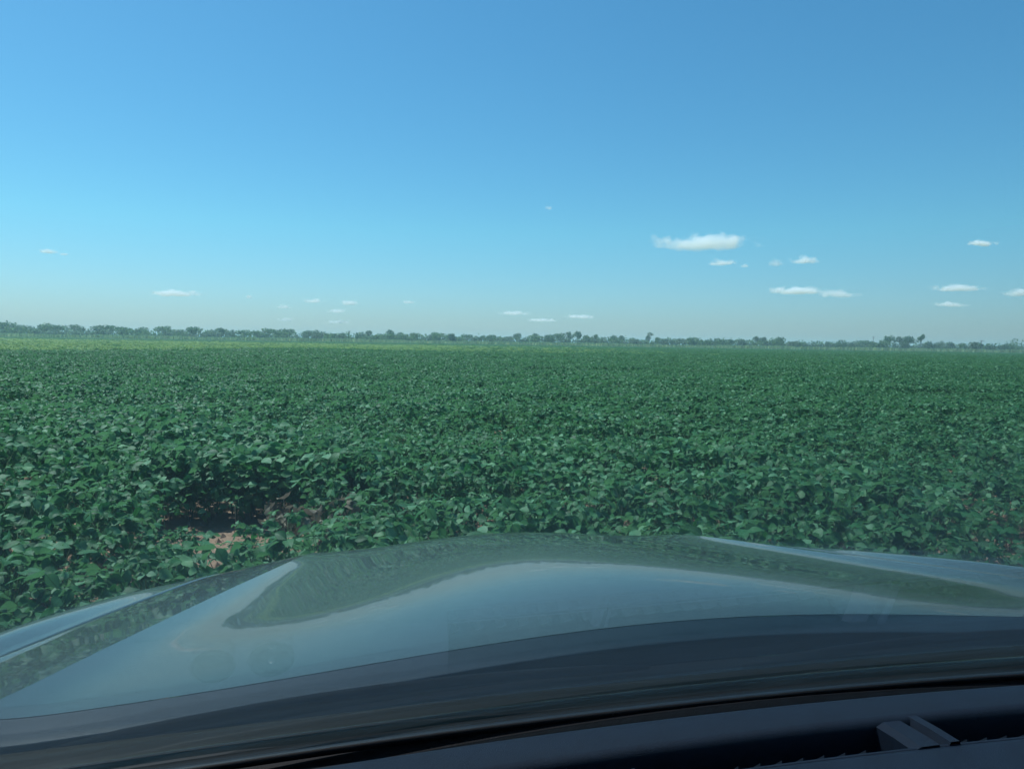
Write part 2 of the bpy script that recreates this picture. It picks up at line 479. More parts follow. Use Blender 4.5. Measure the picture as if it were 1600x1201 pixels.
# wipers lying over the cowl
def wiper(x0, x1, lift):
    m = MB()
    pth = [(x, base_y(x) + 0.052 + 0.010 * math.sin(i / 10 * math.pi) + lift * i / 10, H0 - 0.330 + 0.006 * math.sin(i / 10 * math.pi) + 0.3 * lift * i / 10)
           for i, x in enumerate(np.linspace(x0, x1, 11))]
    m.tube(pth, [0.002] + [0.005] * 9 + [0.002], 6)
    w = m.build('wiper_arm', M_BLACK, car, smooth=True)
    m = MB()
    pth = [(x, base_y(x) + 0.022 + 0.006 * math.sin(i / 10 * math.pi), H0 - 0.330 + 0.006 * math.sin(i / 10 * math.pi))
           for i, x in enumerate(np.linspace(x0 + 0.05, x1 + 0.1, 11))]
    m.tube(pth, [0.001] + [0.003] * 9 + [0.001], 5)
    m.build('wiper_blade', M_RUBBER, w, smooth=True)
wiper(-0.62, -0.08, 0.01)
wiper(0.02, 0.56, 0.01)

# windshield: curved pane 5 mm thick
GT = 0.005
def glass_pt(x, t):        # t = height above base
    z = -0.335 + t
    return Vector((x, base_y(x) - 0.002 - t / GLASS_SLOPE + 0.03 * t * t, H0 + z))
def glass_w(t): return 0.80 - 0.30 * t
ts = np.linspace(0, 0.57, 17)
nrm = Vector((0, GLASS_SLOPE, 1)).normalized()
outer = [[glass_pt(a * glass_w(t), t) + nrm * GT for a in np.linspace(-1, 1, 33)] for t in ts]
inner = [[glass_pt(a * glass_w(t), t) for a in np.linspace(-1, 1, 33)] for t in ts]
mb = MB()
mb.grid(outer); mb.grid(inner, flip=True)
n1 = 17 * 33
rim = [i for i in range(33)] + [j * 33 + 32 for j in range(1, 17)] + [16 * 33 + i for i in range(31, -1, -1)] + [j * 33 for j in range(15, 0, -1)]
for k in range(len(rim)):
    a, b = rim[k], rim[(k + 1) % len(rim)]
    mb.f.append((a, n1 + a, n1 + b, b))
ws = mb.build('windshield', M_GLASS, car, smooth=True)
ws['label'] = 'clear greenish windshield glass'
mb = MB()
mb.tube([glass_pt(a * 0.80, 0.0) + Vector((0, 0.004, -0.004)) for a in np.linspace(-1, 1, 33)], [0.004] * 33, 6)
mb.build('windshield_seal', M_RUBBER, ws, smooth=True)

# dashboard
def dash_y(x): return 0.605 - 1.25 * arc(x)
DZ = -0.314
dxs = np.linspace(-0.86, 0.86, 87)
mb = MB()
prof = [(0.0, -0.06), (0.002, -0.012), (-0.003, -0.004), (-0.012, 0.0), (-0.045, 0.001), (-0.051, -0.001), (-0.0525, -0.006), (-0.054, -0.05)]
mb.grid([[(x, dash_y(x) + dy, H0 + DZ + dz) for x in dxs] for dy, dz in prof][::-1])
dash = mb.build('dashboard', M_DASH, car, smooth=True)
dash['label'] = 'dark dashboard top with a long slotted air vent'
mb = MB()
prof = [(-0.0905, -0.05), (-0.0895, -0.008), (-0.092, -0.003), (-0.098, -0.001), (-0.19, -0.003), (-0.235, -0.012), (-0.26, -0.035), (-0.275, -0.10), (-0.28, -0.35)]
mb.grid([[(x, dash_y(x) + dy, H0 + DZ + dz) for x in dxs] for dy, dz in prof][::-1])
mb.build('dash_pad', M_DASH, dash, smooth=True)
mb = MB()
mb.grid([[(x, dash_y(x) + dy, H0 + DZ + dz) for x in dxs] for dy, dz in [(-0.052, -0.048), (-0.0915, -0.048)]][::-1])
mb.build('vent_floor', M_DASH_DARK, dash)
mb = MB()
mb.grid([[(x, dash_y(x) + dy, H0 + DZ + dz) for x in dxs] for dy, dz in [(0.001, -0.026), (0.03, -0.034), (0.12, -0.036), (0.14, -0.06)]][::-1])
mb.build('front_tray', M_RUBBER, dash)
# the slot stops short of the driver's side; added discs there cast round windshield ghosts
mb = MB()
mb.grid([[(x, dash_y(x) + dy, H0 + DZ + dz) for x in np.linspace(-0.86, -0.30, 29)] for dy, dz in [(-0.040, 0.0018), (-0.06, 0.0022), (-0.08, 0.0016), (-0.100, 0.0)]][::-1])
mb.build('vent_blank', M_DASH, dash, smooth=True)
for sx_, sy_, sr in ((-0.467, 0.505, 0.014), (-0.428, 0.508, 0.015)):
    m = MB()
    m.grid([[(sx_ + sr * k * math.cos(a), sy_ + sr * k * math.sin(a), H0 + DZ + hz_) for a in np.linspace(0, 2 * math.pi, 25)] for k, hz_ in ((1.1, 0.0), (1.0, 0.0040), (0.80, 0.0038), (0.74, 0.0030), (0.0, 0.0032))], flip=True)
    ghost_o = m.build('ghost_disc', M_GHOST_DISC, dash, smooth=True)
    if sx_ > -0.45:
        m = MB()
        m.grid([[(sx_ + 0.003 * math.cos(p) * math.cos(a), sy_ - 0.001 + 0.003 * math.cos(p) * math.sin(a), H0 + DZ + 0.0032 + 0.003 * math.sin(p)) for a in np.linspace(0, 2 * math.pi, 13)] for p in np.linspace(0, math.pi / 2, 6)], flip=True)
        m.build('lens', M_GHOST_BEAD, ghost_o, smooth=True)  # added bead that gives one ghost its bright sun glint
# thin bright edge of the pad along the slot
mb = MB()
mb.tube([(x, dash_y(x) - 0.0905, H0 + DZ - 0.0045) for x in dxs], [0.0022] * len(dxs), 6)
mb.build('vent_trim', M_DASH, dash, smooth=True)
rib_mb = MB()
rib_mb.add([(-0.0008, -0.009, 0.0245), (0.0008, -0.009, 0.0245), (0.0012, 0.014, 0.004), (-0.0012, 0.014, 0.004), (-0.0012, -0.009, -0.016), (0.0012, -0.009, -0.016), (0.0012, 0.014, -0.016), (-0.0012, 0.014, -0.016)], [(0, 1, 2, 3), (0, 3, 7, 4), (1, 5, 6, 2), (0, 4, 5, 1), (3, 2, 6, 7), (4, 7, 6, 5)])
rib_me = mesh_from('vent_rib', rib_mb.v, rib_mb.f, M_RIB)
for i in range(46):
    x = -0.29 + i * 0.0186
    if abs(x - 0.078) < 0.036: continue
    o = link(bpy.data.objects.new('vent_rib', rib_me), dash)
    o.location = (x, dash_y(x) - 0.0700, H0 + DZ - 0.031)
def divider(xc_, w, ys=((-0.046, 0.0), (-0.070, 0.003), (-0.092, 0.004))):
    m = MB()
    pr = [(-w, -0.030), (-w, -0.004), (-w * 0.72, -0.001), (-w * 0.1, -0.001), (0.0, -0.006), (w * 0.22, -0.006), (w * 0.30, 0.0002), (w * 0.62, 0.0002), (w * 0.72, -0.006), (w, -0.030)]
    m.grid([[(xc_ + dx + sk, dash_y(xc_) + dy, H0 + DZ + dz) for dx, dz in pr] for dy, sk in ys], flip=True)
    m.grid([[(xc_ + dx, dash_y(xc_) + ys[0][0], H0 + DZ + dz) for dx, dz in pr], [(xc_ + dx, dash_y(xc_) + ys[0][0], H0 + DZ - 0.05) for dx, dz in pr]])
    m.build('vent_divider', M_DASH, dash)
divider(0.080, 0.026)
divider(-0.175, 0.008, ((-0.074, 0.0), (-0.082, 0.001), (-0.092, 0.002)))
# instrument cluster behind the wheel
cl = MB()
cy, cz = 0.27, H0 - 0.40
cl.grid([[(-0.38 + 0.17 * math.cos(a) * k, cy + yy, cz + 0.02 + 0.075 * math.sin(a) * k) for a in np.linspace(0, math.pi, 17)] for k, yy in ((0.92, 0.05), (0.95, -0.02), (1.0, -0.03), (1.02, 0.06))])
clo = cl.build('instrument_cluster', M_DASH, car, smooth=True)
for gx in (-0.45, -0.31):
    g = MB()
    g.add([(gx + 0.052 * math.cos(t), cy + 0.045, cz + 0.02 + 0.052 * math.sin(t)) for t in np.linspace(0, 2 * math.pi, 25)[:-1]], [tuple(range(24))])
    go = g.build('gauge', M_GAUGE, clo)
    g = MB()
    g.tube([(gx + 0.054 * math.cos(t), cy + 0.042, cz + 0.02 + 0.054 * math.sin(t)) for t in np.linspace(0, 2 * math.pi, 25)], [0.003] * 25, 6)

mb = MB()
mb.grid([[(x, y, z) for x in np.linspace(-0.87, 0.87, 5)] for y, z in ((-1.62, 0.42), (-0.8, 0.34), (0.1, 0.34), (0.45, 0.5), (0.56, 0.78), (0.575, 1.12))])
mb.build('floor_carpet', M_CARPET, car)
# roof, pillars, doors
mb = MB()
top_t = 0.57
rws = []
for k, (dy, dz) in enumerate([(0.0, 0.0), (-0.10, 0.035), (-0.5, 0.07), (-1.1, 0.06), (-1.7, -0.02)]):
    rws.append([(x, glass_pt(x, top_t).y + dy, H0 - 0.335 + top_t + dz - 0.05 * (x / 0.63) ** 4) for x in np.linspace(-0.64, 0.64, 17)])
mb.grid(rws, flip=True)
mb.grid([[(p[0], p[1], p[2] - 0.03) for p in r] for r in rws])
roof = mb.build('roof', M_PAINT, car, smooth=True)
for s in (-1, 1):
    m = MB()
    m.tube([(s * (glass_w(t) + 0.03), glass_pt(glass_w(t), t).y - 0.01, H0 - 0.335 + t) for t in np.linspace(-0.02, 0.57, 9)], [0.034] * 9, 8)
    m.build('windshield_pillar', M_PAINT, car, smooth=True)
    m = MB()
    m.grid([[(s * (0.93 - 0.02 * ((z + 0.75) / 0.4) ** 2), y, H0 + z) for y in np.linspace(0.34, -1.6, 12)] for z in np.linspace(-0.36, -1.15, 8)], flip=(s > 0))
    m.build('door', M_PAINT, car, smooth=True)
    m = MB()
    m.grid([[(s * (0.87 - 0.02 * ((z + 0.75) / 0.4) ** 2), y, H0 + z) for y in np.linspace(0.66, -1.6, 14)] for z in np.linspace(-0.36, -1.15, 8)], flip=(s < 0))
    m.build('door_trim', M_CARPET, car, smooth=True)

# ------------------------------------------------------------------ soybean leaves and plants
def make_leaflet(rg, length, width, fold, droop, twist):
    nv = 6
    vs, uv = [], []
    y, z, ang = 0.0, 0.0, 0.0
    prof = [0.0, 0.62, 0.95, 1.0, 0.80, 0.45, 0.0]
    for i in range(nv + 1):
        t = i / nv
        w = width / 2 * prof[i]
        zz = z
        wob = 0.05 * width * math.sin(t * 9 + twist * 7)
        vs += [(-w, y, zz + w * math.tan(fold) + wob), (0, y, zz), (w, y, zz + w * math.tan(fold) - wob)]
        uv += [(-w / width, t), (0, t), (w / width, t)]
        ang = droop * t
        y += length / nv * math.cos(ang); z -= length / nv * math.sin(ang)
    fs = []
    for i in range(nv):
        b = i * 3
        fs += [(b, b + 1, b + 4, b + 3), (b + 1, b + 2, b + 5, b + 4)]
    return vs, fs, uv

def make_leaf_data(rg, pet=0.2, size=1.0):
    """one trifoliate leaf on its petiole: local origin at the node, petiole along +Y rising"""
    V, F, U, T, mats = [], [], [], [], []
    el = math.radians(rg.uniform(48, 72))
    end = Vector((0, pet * math.cos(el), pet * math.sin(el)))
    m = MB(); m.tube([(0, 0, 0), end * 0.55 + Vector((0, -0.008, 0.008)), end], [0.0024, 0.0018, 0.0014], 3, cap=False)
    V += m.v; F += m.f; U += [(0, 0)] * len(m.v); T += [0.0] * len(m.v); mats += [1] * len(m.f)
    tilt = Euler((math.radians(rg.normal(-18, 26)), math.radians(rg.normal(0, 24)), math.radians(rg.normal(0, 25)))).to_matrix()
    for k, az in enumerate((0, 78, -78)):
        ln = size * rg.uniform(0.062, 0.098) * (1.1 if k == 0 else 0.95)
        vs, fs, uv = make_leaflet(rg, ln, ln * rg.uniform(0.58, 0.72), math.radians(rg.uniform(4, 26)), math.radians(rg.uniform(5, 60)), rg.uniform(0, 1))
        rot = tilt @ Euler((math.radians(rg.normal(-6, 20)), math.radians(rg.normal(0, 20)), math.radians(az + rg.normal(0, 12)))).to_matrix()
        off = end + tilt @ Vector((0, 0.022 if k == 0 else 0.002, 0))
        n = len(V)
        V += [tuple(off + rot @ Vector(p)) for p in vs]
        F += [tuple(i + n for i in f) for f in fs]
        U += uv
        T += [rg.uniform(0, 1)] * len(vs)
        mats += [0] * len(fs)
    return V, F, U, T, mats

LEAF_DATA = [make_leaf_data(np.random.default_rng(100 + i), pet=0.13 + 0.02 * (i % 5), size=0.9 + 0.08 * (i % 4)) for i in range(14)]
def leaf_mesh(d, name, m0, m1):
    me = mesh_from(name, d[0], d[1], [m0, m1], smooth=True, uv=d[2], attr={'tone': d[3]})
    me.polygons.foreach_set('material_index', d[4])
    return me
LEAF_ME = [leaf_mesh(d, 'leaf', M_LEAF, M_STEM) for d in LEAF_DATA]
DRY_ME = [leaf_mesh(d, 'withered_leaf', M_DRYLEAF, M_DRYSTEM) for d in LEAF_DATA[:5]]

def plant_layout(seed, height=0.5, n=22):
    """stem path and leaf placements (leaf id, matrix)"""
    rg = np.random.default_rng(seed)
    lean = Vector((rg.normal(0, 0.05), rg.normal(0, 0.05), 0))
    hs = height * 0.74
    stem = [Vector((0, 0, -0.02)), lean * 0.4 + Vector((0, 0, hs * 0.5)), lean + Vector((0, 0, hs))]
    out = []
    for i in range(n):
        t = (i + rg.uniform(0, 1)) / n
        h = hs * (0.22 + 0.78 * t ** 0.8)
        p = lean * (h / hs) + Vector((0, 0, h))
        az = i * 2.399 + rg.normal(0, 0.4)
        sp = rg.uniform(0.0, 0.10) * (1.4 - t)
        p = p + Vector((-math.sin(az) * sp, math.cos(az) * sp, 0))
        tilt_out = math.radians(rg.normal(-16 + 14 * t, 12))
        mt = Matrix.Translation(p) @ Matrix.Rotation(az, 4, 'Z') @ Matrix.Rotation(tilt_out, 4, 'X') @ Matrix.Scale(rg.uniform(0.66, 1.14), 4)
        out.append((int(rg.integers(len(LEAF_DATA))), mt))
    return stem, out
LAYOUTS = [plant_layout(300 + i, 0.5 + 0.025 * (i % 4), 33) for i in range(9)]

def stem_mesh(stem, name='stem', mat=None):
    m = MB(); m.tube(stem, [0.006, 0.0045, 0.0025], 5)
    return mesh_from(name, m.v, m.f, mat or M_STEM, True)
STEM_ME = [stem_mesh(s) for s, _ in LAYOUTS]

def joined_plant(layout, name, m0):
    V, F, U, T, MI = [], [], [], [], []
    for li, mt in layout[1]:
        d = LEAF_DATA[li]; n = len(V)
        V += [tuple(mt @ Vector(p)) for p in d[0]]
        F += [tuple(i + n for i in f) for f in d[1]]
        U += d[2]; T += [(t + 0.37 * li) % 1.0 for t in d[3]]; MI += d[4]
    me = mesh_from(name, V, F, [m0, M_STEM], True, uv=U, attr={'tone': T})
    me.polygons.foreach_set('material_index', MI)
    return me
def proto_collection(name, m0, k):
    c = bpy.data.collections.new(name)
    for i in range(k):
        o = bpy.data.objects.new('%s_%d' % (name, i), joined_plant(LAYOUTS[i], name, m0))
        c.objects.link(o)
    return c
C_SOY = proto_collection('soybean_clump', M_LEAF, 9)
C_YEL = proto_collection('yellow_clump', M_LEAF_Y, 4)

def scatter(name, pts, rots, scl, idx, coll):
    me = bpy.data.meshes.new(name)
    me.vertices.add(len(pts))
    me.vertices.foreach_set('co', np.asarray(pts, dtype=np.float32).ravel())
    a = me.attributes.new('rot', 'FLOAT_VECTOR', 'POINT'); a.data.foreach_set('vector', np.asarray(rots, dtype=np.float32).ravel())
    a = me.attributes.new('scl', 'FLOAT_VECTOR', 'POINT'); a.data.foreach_set('vector', np.asarray(scl, dtype=np.float32).ravel())
    a = me.attributes.new('pick', 'INT', 'POINT'); a.data.foreach_set('value', np.asarray(idx, dtype=np.int32))
    o = link(bpy.data.objects.new(name, me))
    ng = bpy.data.node_groups.new(name, 'GeometryNodeTree')
    ng.interface.new_socket('Geometry', in_out='INPUT', socket_type='NodeSocketGeometry')
    ng.interface.new_socket('Geometry', in_out='OUTPUT', socket_type='NodeSocketGeometry')
    gi = ng.nodes.new('NodeGroupInput'); go = ng.nodes.new('NodeGroupOutput')
    iop = ng.nodes.new('GeometryNodeInstanceOnPoints')
    ci = ng.nodes.new('GeometryNodeCollectionInfo'); ci.inputs['Collection'].default_value = coll
    ci.inputs['Separate Children'].default_value = True; ci.inputs['Reset Children'].default_value = True
    def na(nm, ty):
        n = ng.nodes.new('GeometryNodeInputNamedAttribute'); n.data_type = ty; n.inputs['Name'].default_value = nm
        return n.outputs[0]
    e2r = ng.nodes.new('FunctionNodeEulerToRotation')
    ng.links.new(na('rot', 'FLOAT_VECTOR'), e2r.inputs[0])
    ng.links.new(gi.outputs[0], iop.inputs['Points'])
    ng.links.new(ci.outputs[0], iop.inputs['Instance'])
    iop.inputs['Pick Instance'].default_value = True
    ng.links.new(na('pick', 'INT'), iop.inputs['Instance Index'])
    ng.links.new(e2r.outputs[0], iop.inputs['Rotation'])
    ng.links.new(na('scl', 'FLOAT_VECTOR'), iop.inputs['Scale'])
    ng.links.new(iop.outputs[0], go.inputs[0])
    md = o.modifiers.new('scatter', 'NODES'); md.node_group = ng
    return o

# value noise for stand height and colour zones
_tab = rng.random((64, 64))
def vnoise(x, y, s):
    x, y = np.asarray(x) / s, np.asarray(y) / s
    xi, yi = np.floor(x).astype(int), np.floor(y).astype(int)
    fx, fy = x - xi, y - yi
    fx, fy = fx * fx * (3 - 2 * fx), fy * fy * (3 - 2 * fy)
    t = lambda i, j: _tab[i % 64, j % 64]
    return (t(xi, yi) * (1 - fx) + t(xi + 1, yi) * fx) * (1 - fy) + (t(xi, yi + 1) * (1 - fx) + t(xi + 1, yi + 1) * fx) * fy

ROW_DIR = R(-28)
def allowed(x, y):
    """where the crop stands: clear of the car, of the bare patch and of the turning strip"""
    cx, cy_ = world_to_car(x, y)
    if abs(cx) < 1.12 and -3 < cy_ < 2.2: return False
    if cx > 0 and cy_ < 2.2: return False
    if cx < -1.1 and cy_ < -0.5: return False
    if x > 3.1 and y < 5.45 + 0.15 * math.sin(5 * x): return False
    # bare patch
    if vnoise(x * 1.0 + 13.7, y * 1.0 + 5.1, 0.75) > 0.86 and 5.5 < y < 16: return False     # gaps in the stand
    if math.hypot(x + 1.36, y - 5.4) < 0.26: return False
    px, py = (x + 1.95) / 0.56, (y - 5.48) / 0.70
    if px * px + py * py < 1 + 0.25 * math.sin(4 * x + 3 * y): return False
    return True
def stand_scale(x, y):
    s = 0.92 + 0.30 * (float(vnoise(x, y, 0.9)) - 0.5) + 0.22 * (float(vnoise(x + 40, y, 3.0)) - 0.5)
    # shorter plants on the near side of the bare patch
    d = math.hypot((x + 1.6) / 0.9, (y - 4.3) / 0.9)
    if d < 1: s *= 0.62 + 0.38 * d
    if math.hypot((x + 2.2) / 1.3, (y - 7.3) / 0.7) < 1: s *= 1.15
    return s

def row_points(x0, x1, y0, y1, row, step, jit, rg):
    """planted rows, jittered"""
    c, s = math.cos(ROW_DIR), math.sin(ROW_DIR)
    ext = max(abs(x0), abs(x1), abs(y0), abs(y1)) * 1.5
    us = np.arange(-ext, ext, row); vs = np.arange(-ext, ext, step)
    U, V = np.meshgrid(us, vs)
    U = U + rg.normal(0, jit, U.shape); V = V + rg.uniform(-step / 2, step / 2, V.shape)
    X = c * U - s * V; Y = s * U + c * V
    k = (X > x0) & (X < x1) & (Y > y0) & (Y < y1)
    return X[k], Y[k]

NEAR = 6.9
rg = np.random.default_rng(11)
X, Y = row_points(-8, 9, -2, 40, 0.34, 0.27, 0.05, rg)
in_view = np.abs(X) < 0.72 * Y + 0.5
near_pts, mid_pts = [], []
for x, y in zip(X, Y):
    if not allowed(x, y): continue
    d = math.hypot(x, y)
    mid_pts.append((d, x, y))
mid_pts.sort()
vis = [p for p in mid_pts if abs(p[1]) < 0.70 * p[2] + 0.15 and p[2] > 1.2]
near_pts = vis[:275]
near_set = set(near_pts)
NEAR_D = near_pts[-1][0]

# near plants: every plant an object, every leaf a part
PLANT_GROUP = 'soybean plants nearest the car'
def plant_label(x, y):
    if x < -0.45 * y and y < 3.4: return 'leafy soybean plant growing close beside the left fender'
    if math.hypot(x + 1.92, y - 5.58) < 1.45:
        if y > 5.6: return 'leafy soybean plant at the shaded far edge of the bare sandy patch'
        return 'leafy soybean plant at the near edge of the bare sandy patch' if x > -2.3 else 'leafy soybean plant left of the bare sandy patch'
    if x > 2.0: return 'dark leafy soybean plant at the crop edge beyond the right fender'
    if x < -0.6: return 'leafy soybean plant between the left hood crease and the bare patch' if y < 4.8 else 'leafy soybean plant right of the bare patch, a few rows back'
    back = math.hypot(x, y) > 4.6
    if x < 0.35: return 'leafy soybean plant a few rows behind the middle of the hood edge' if back else 'leafy soybean plant in the first rows at the middle of the hood edge'
    return 'leafy soybean plant a few rows behind the right-hand hood crease' if back else 'leafy soybean plant in the first rows at the right-hand hood crease'
prg = np.random.default_rng(5)
for d, x, y in near_pts:
    k = int(prg.integers(len(LAYOUTS)))
    root = empty('soybean_plant', (x, y, 0), prg.uniform(0, 6.28))
    s = stand_scale(x, y)
    root.scale = (s * 1.02, s * 1.02, s)
    root.rotation_euler = (prg.normal(0, 0.07), prg.normal(0, 0.07), prg.uniform(0, 6.28))
    tag(root, plant_label(x, y), 'plant', PLANT_GROUP)
    link(bpy.data.objects.new('stem', STEM_ME[k]), root)
    for li, mt in LAYOUTS[k][1]:
        o = link(bpy.data.objects.new('leaf', LEAF_ME[li]), root)
        o.matrix_local = mt

# a denser, taller edge of the stand shades the far side of the bare patch
for i in range(22):
    k = int(prg.integers(len(LAYOUTS)))
    root = empty('soybean_plant', (-2.95 + 0.17 * (i % 11) + 0.08 * (i // 11) + prg.normal(0, 0.03), 6.22 + 0.26 * (i // 11) + 0.04 * (i % 2), 0), prg.uniform(0, 6.28))
    root.scale = (1.18, 1.18, 1.08)
    tag(root, 'taller leafy soybean plant overhanging the shaded far side of the bare patch', 'plant', PLANT_GROUP)
    link(bpy.data.objects.new('stem', STEM_ME[k]), root)
    for li, mt in LAYOUTS[k][1]:
        o = link(bpy.data.objects.new('leaf', LEAF_ME[li]), root)
        o.matrix_local = mt

# the rest of the crop: one mass nobody could count
def field_points():
    P = [(x, y, 1.0) for d, x, y in mid_pts if (d, x, y) not in near_set]
    g2 = np.random.default_rng(12)
    out = []
    for (y0, y1, row, step, sc, spread) in ((0, 42, 0.36, 0.30, 1.0, 1.7), (42, 120, 0.60, 0.55, 1.6, 1.5), (120, FIELD_END, 1.2, 1.1, 2.7, 1.2)):
        xm = y1 * spread + 3
        x, y = row_points(-xm, xm, y0 - 0.01, y1, row, step, 0.07 * sc, g2)
        k = (np.abs(x) < spread * y + 6)
        if y0 == 0: k &= ~((x > -8) & (x < 9) & (y < 40)) & (y > 0.5)
        out.append((x[k], y[k], np.full(k.sum(), sc)))
    x = np.concatenate([np.array([p[0] for p in P])] + [o[0] for o in out])
    y = np.concatenate([np.array([p[1] for p in P])] + [o[1] for o in out])
    s = np.concatenate([np.ones(len(P))] + [o[2] for o in out])
    return x, y, s
fx, fy, fs = field_points()
ok = np.array([allowed(a, b) if b < 16 else True for a, b in zip(fx, fy)])
fx, fy, fs = fx[ok], fy[ok], fs[ok]
nn = len(fx)
h = 0.92 + 0.30 * (vnoise(fx, fy, 0.9) - 0.5) + 0.22 * (vnoise(fx + 40, fy, 3.0) - 0.5) + 0.16 * (vnoise(fx, fy + 90, 14.0) - 0.5)
# yellowing zone far left
edge = 78 - 32 * np.clip((-fx - 22) / 14, 0, 1) + 14 * (vnoise(fx, fy, 9.0) - 0.5)
prob = np.clip((fy - edge) / 14, 0, 1) * np.clip((235 - fy) / 60, 0, 1) * np.clip((28 - fx) / 45 + 0.1 * (vnoise(fx, fy, 25) - .5), 0, 1)
yel = rng.random(nn) < 0.75 * prob
pts = np.stack([fx, fy, np.zeros(nn)], 1)
rots = np.stack([rng.normal(0, 0.07, nn), rng.normal(0, 0.07, nn), rng.uniform(0, 6.28, nn)], 1)
scl = np.stack([h * fs, h * fs, h * (1 + 0.04 * (fs - 1))], 1)
o = scatter('soybean_crop', pts[~yel], rots[~yel], scl[~yel], rng.integers(0, 9, (~yel).sum()), C_SOY)
tag(o, 'closed green soybean canopy filling the field to the tree line', kind='stuff')
o = scatter('yellowing_soybean_crop', pts[yel], rots[yel], scl[yel], rng.integers(0, 4, yel.sum()), C_YEL)
tag(o, 'yellowing band of soybean canopy far off on the left', kind='stuff')

# bare patch: withered plants, clods, a seedling
def withered(x, y, s, label, seed, nleaf=9):
    r2 = np.random.default_rng(seed)
    root = empty('withered_plant', (x, y, 0), r2.uniform(0, 6.28))
    root.scale = (s, s, s)
    tag(root, label, 'plant')
    for b in range(3):
        a = r2.uniform(0, 6.28)
        m = MB()
        pth = [(0, 0, 0), (0.06 * math.cos(a), 0.06 * math.sin(a), 0.12), (0.16 * math.cos(a), 0.16 * math.sin(a), 0.2), (0.26 * math.cos(a), 0.26 * math.sin(a), 0.17)]
        m.tube(pth, [0.005, 0.004, 0.003, 0.002], 5)
        m.build('stem', M_DRYSTEM, root, True)
        for i in range(nleaf):
            t = r2.uniform(0.3, 1) * 3; k = min(int(t), 2); f = t - k
            p = Vector(pth[k]).lerp(Vector(pth[k + 1]), f)
            o = link(bpy.data.objects.new('leaf', DRY_ME[int(r2.integers(len(DRY_ME)))]), root)
            o.matrix_local = Matrix.Translation(p) @ Euler((r2.uniform(1.2, 2.9), r2.normal(0, 0.5), r2.uniform(0, 6.28))).to_matrix().to_4x4() @ Matrix.Scale(0.6, 4)
withered(-1.50, 5.50, 1.35, 'withered brown plant drooping at the right end of the bare patch', 41)
withered(-1.22, 5.2, 1.25, 'withered grey plant nearest the hood by the bare patch', 42)
withered(-1.75, 6.1, 1.0, 'small withered plant behind the other two on bare soil', 43, 6)
sd = empty('seedling', (-2.1, 5.8, 0)); tag(sd, 'thin lone seedling standing in the middle of the bare patch', 'plant')
m = MB(); m.tube([(0, 0, 0), (0.01, 0, 0.12), (0.0, 0.01, 0.24)], [0.004, 0.003, 0.002], 5); m.build('stem', M_DRYSTEM, sd, True)
for i in range(3):
    o = link(bpy.data.objects.new('leaf', LEAF_ME[i]), sd)
    o.matrix_local = Matrix.Translation((0, 0, 0.16 + 0.03 * i)) @ Matrix.Rotation(2.1 * i, 4, 'Z') @ Matrix.Scale(0.5, 4)
# clods
mb = MB()
crg = np.random.default_rng(77)
for i in range(420):
    if i < 260: x, y = crg.normal(-2.1, 0.8), crg.normal(5.8, 0.7)
    else: x, y = crg.uniform(2.2, 5.2), crg.uniform(3.4, 5.8)
    r = abs(crg.normal(0.012, 0.010)) + 0.004
    vs = [Vector((dx, dy, dz)) * r * crg.uniform(0.7, 1.3) + Vector((x, y, 0)) for dx, dy, dz in ((1, 0, 0), (-1, 0, 0), (0, 1, 0), (0, -1, 0), (0, 0, 0.9))]
    mb.add(vs, [(0, 2, 4), (2, 1, 4), (1, 3, 4), (3, 0, 4)])
tag(mb.build('soil_clods', M_SOIL), 'loose clods of sandy soil on the bare ground', kind='stuff')
# dry grass at the right edge
def dry_tuft(x, y, s, label, seed):
    r2 = np.random.default_rng(seed)
    root = empty('grass_tuft', (x, y, 0)); tag(root, label, 'grass tuft')
    mm = MB()
    for i in range(60):
        a = r2.uniform(0, 6.28); ln = s * r2.uniform(0.5, 1); out = r2.uniform(0.1, 0.5)
        b = Vector((r2.normal(0, 0.03), r2.normal(0, 0.03), 0)); d = Vector((math.cos(a), math.sin(a), 0)); sd_ = Vector((-d.y, d.x, 0)) * 0.003
        p1 = b + d * ln * out * 0.5 + Vector((0, 0, ln * 0.6)); p2 = b + d * ln * out + Vector((0, 0, ln * 0.85))
        mm.add([b - sd_, b + sd_, p1 + sd_ * 0.8, p1 - sd_ * 0.8, p2], [(0, 1, 2, 3), (3, 2, 4)])
    bl = mm.build('blades', M_DRYSTEM, root); bl['kind'] = 'stuff'
dry_tuft(3.25, 5.5, 0.42, 'pale dry grass tuft at the dark crop edge on the right', 51)
dry_tuft(3.75, 5.65, 0.3, 'small dry grass tuft at the far right edge of the frame', 52)

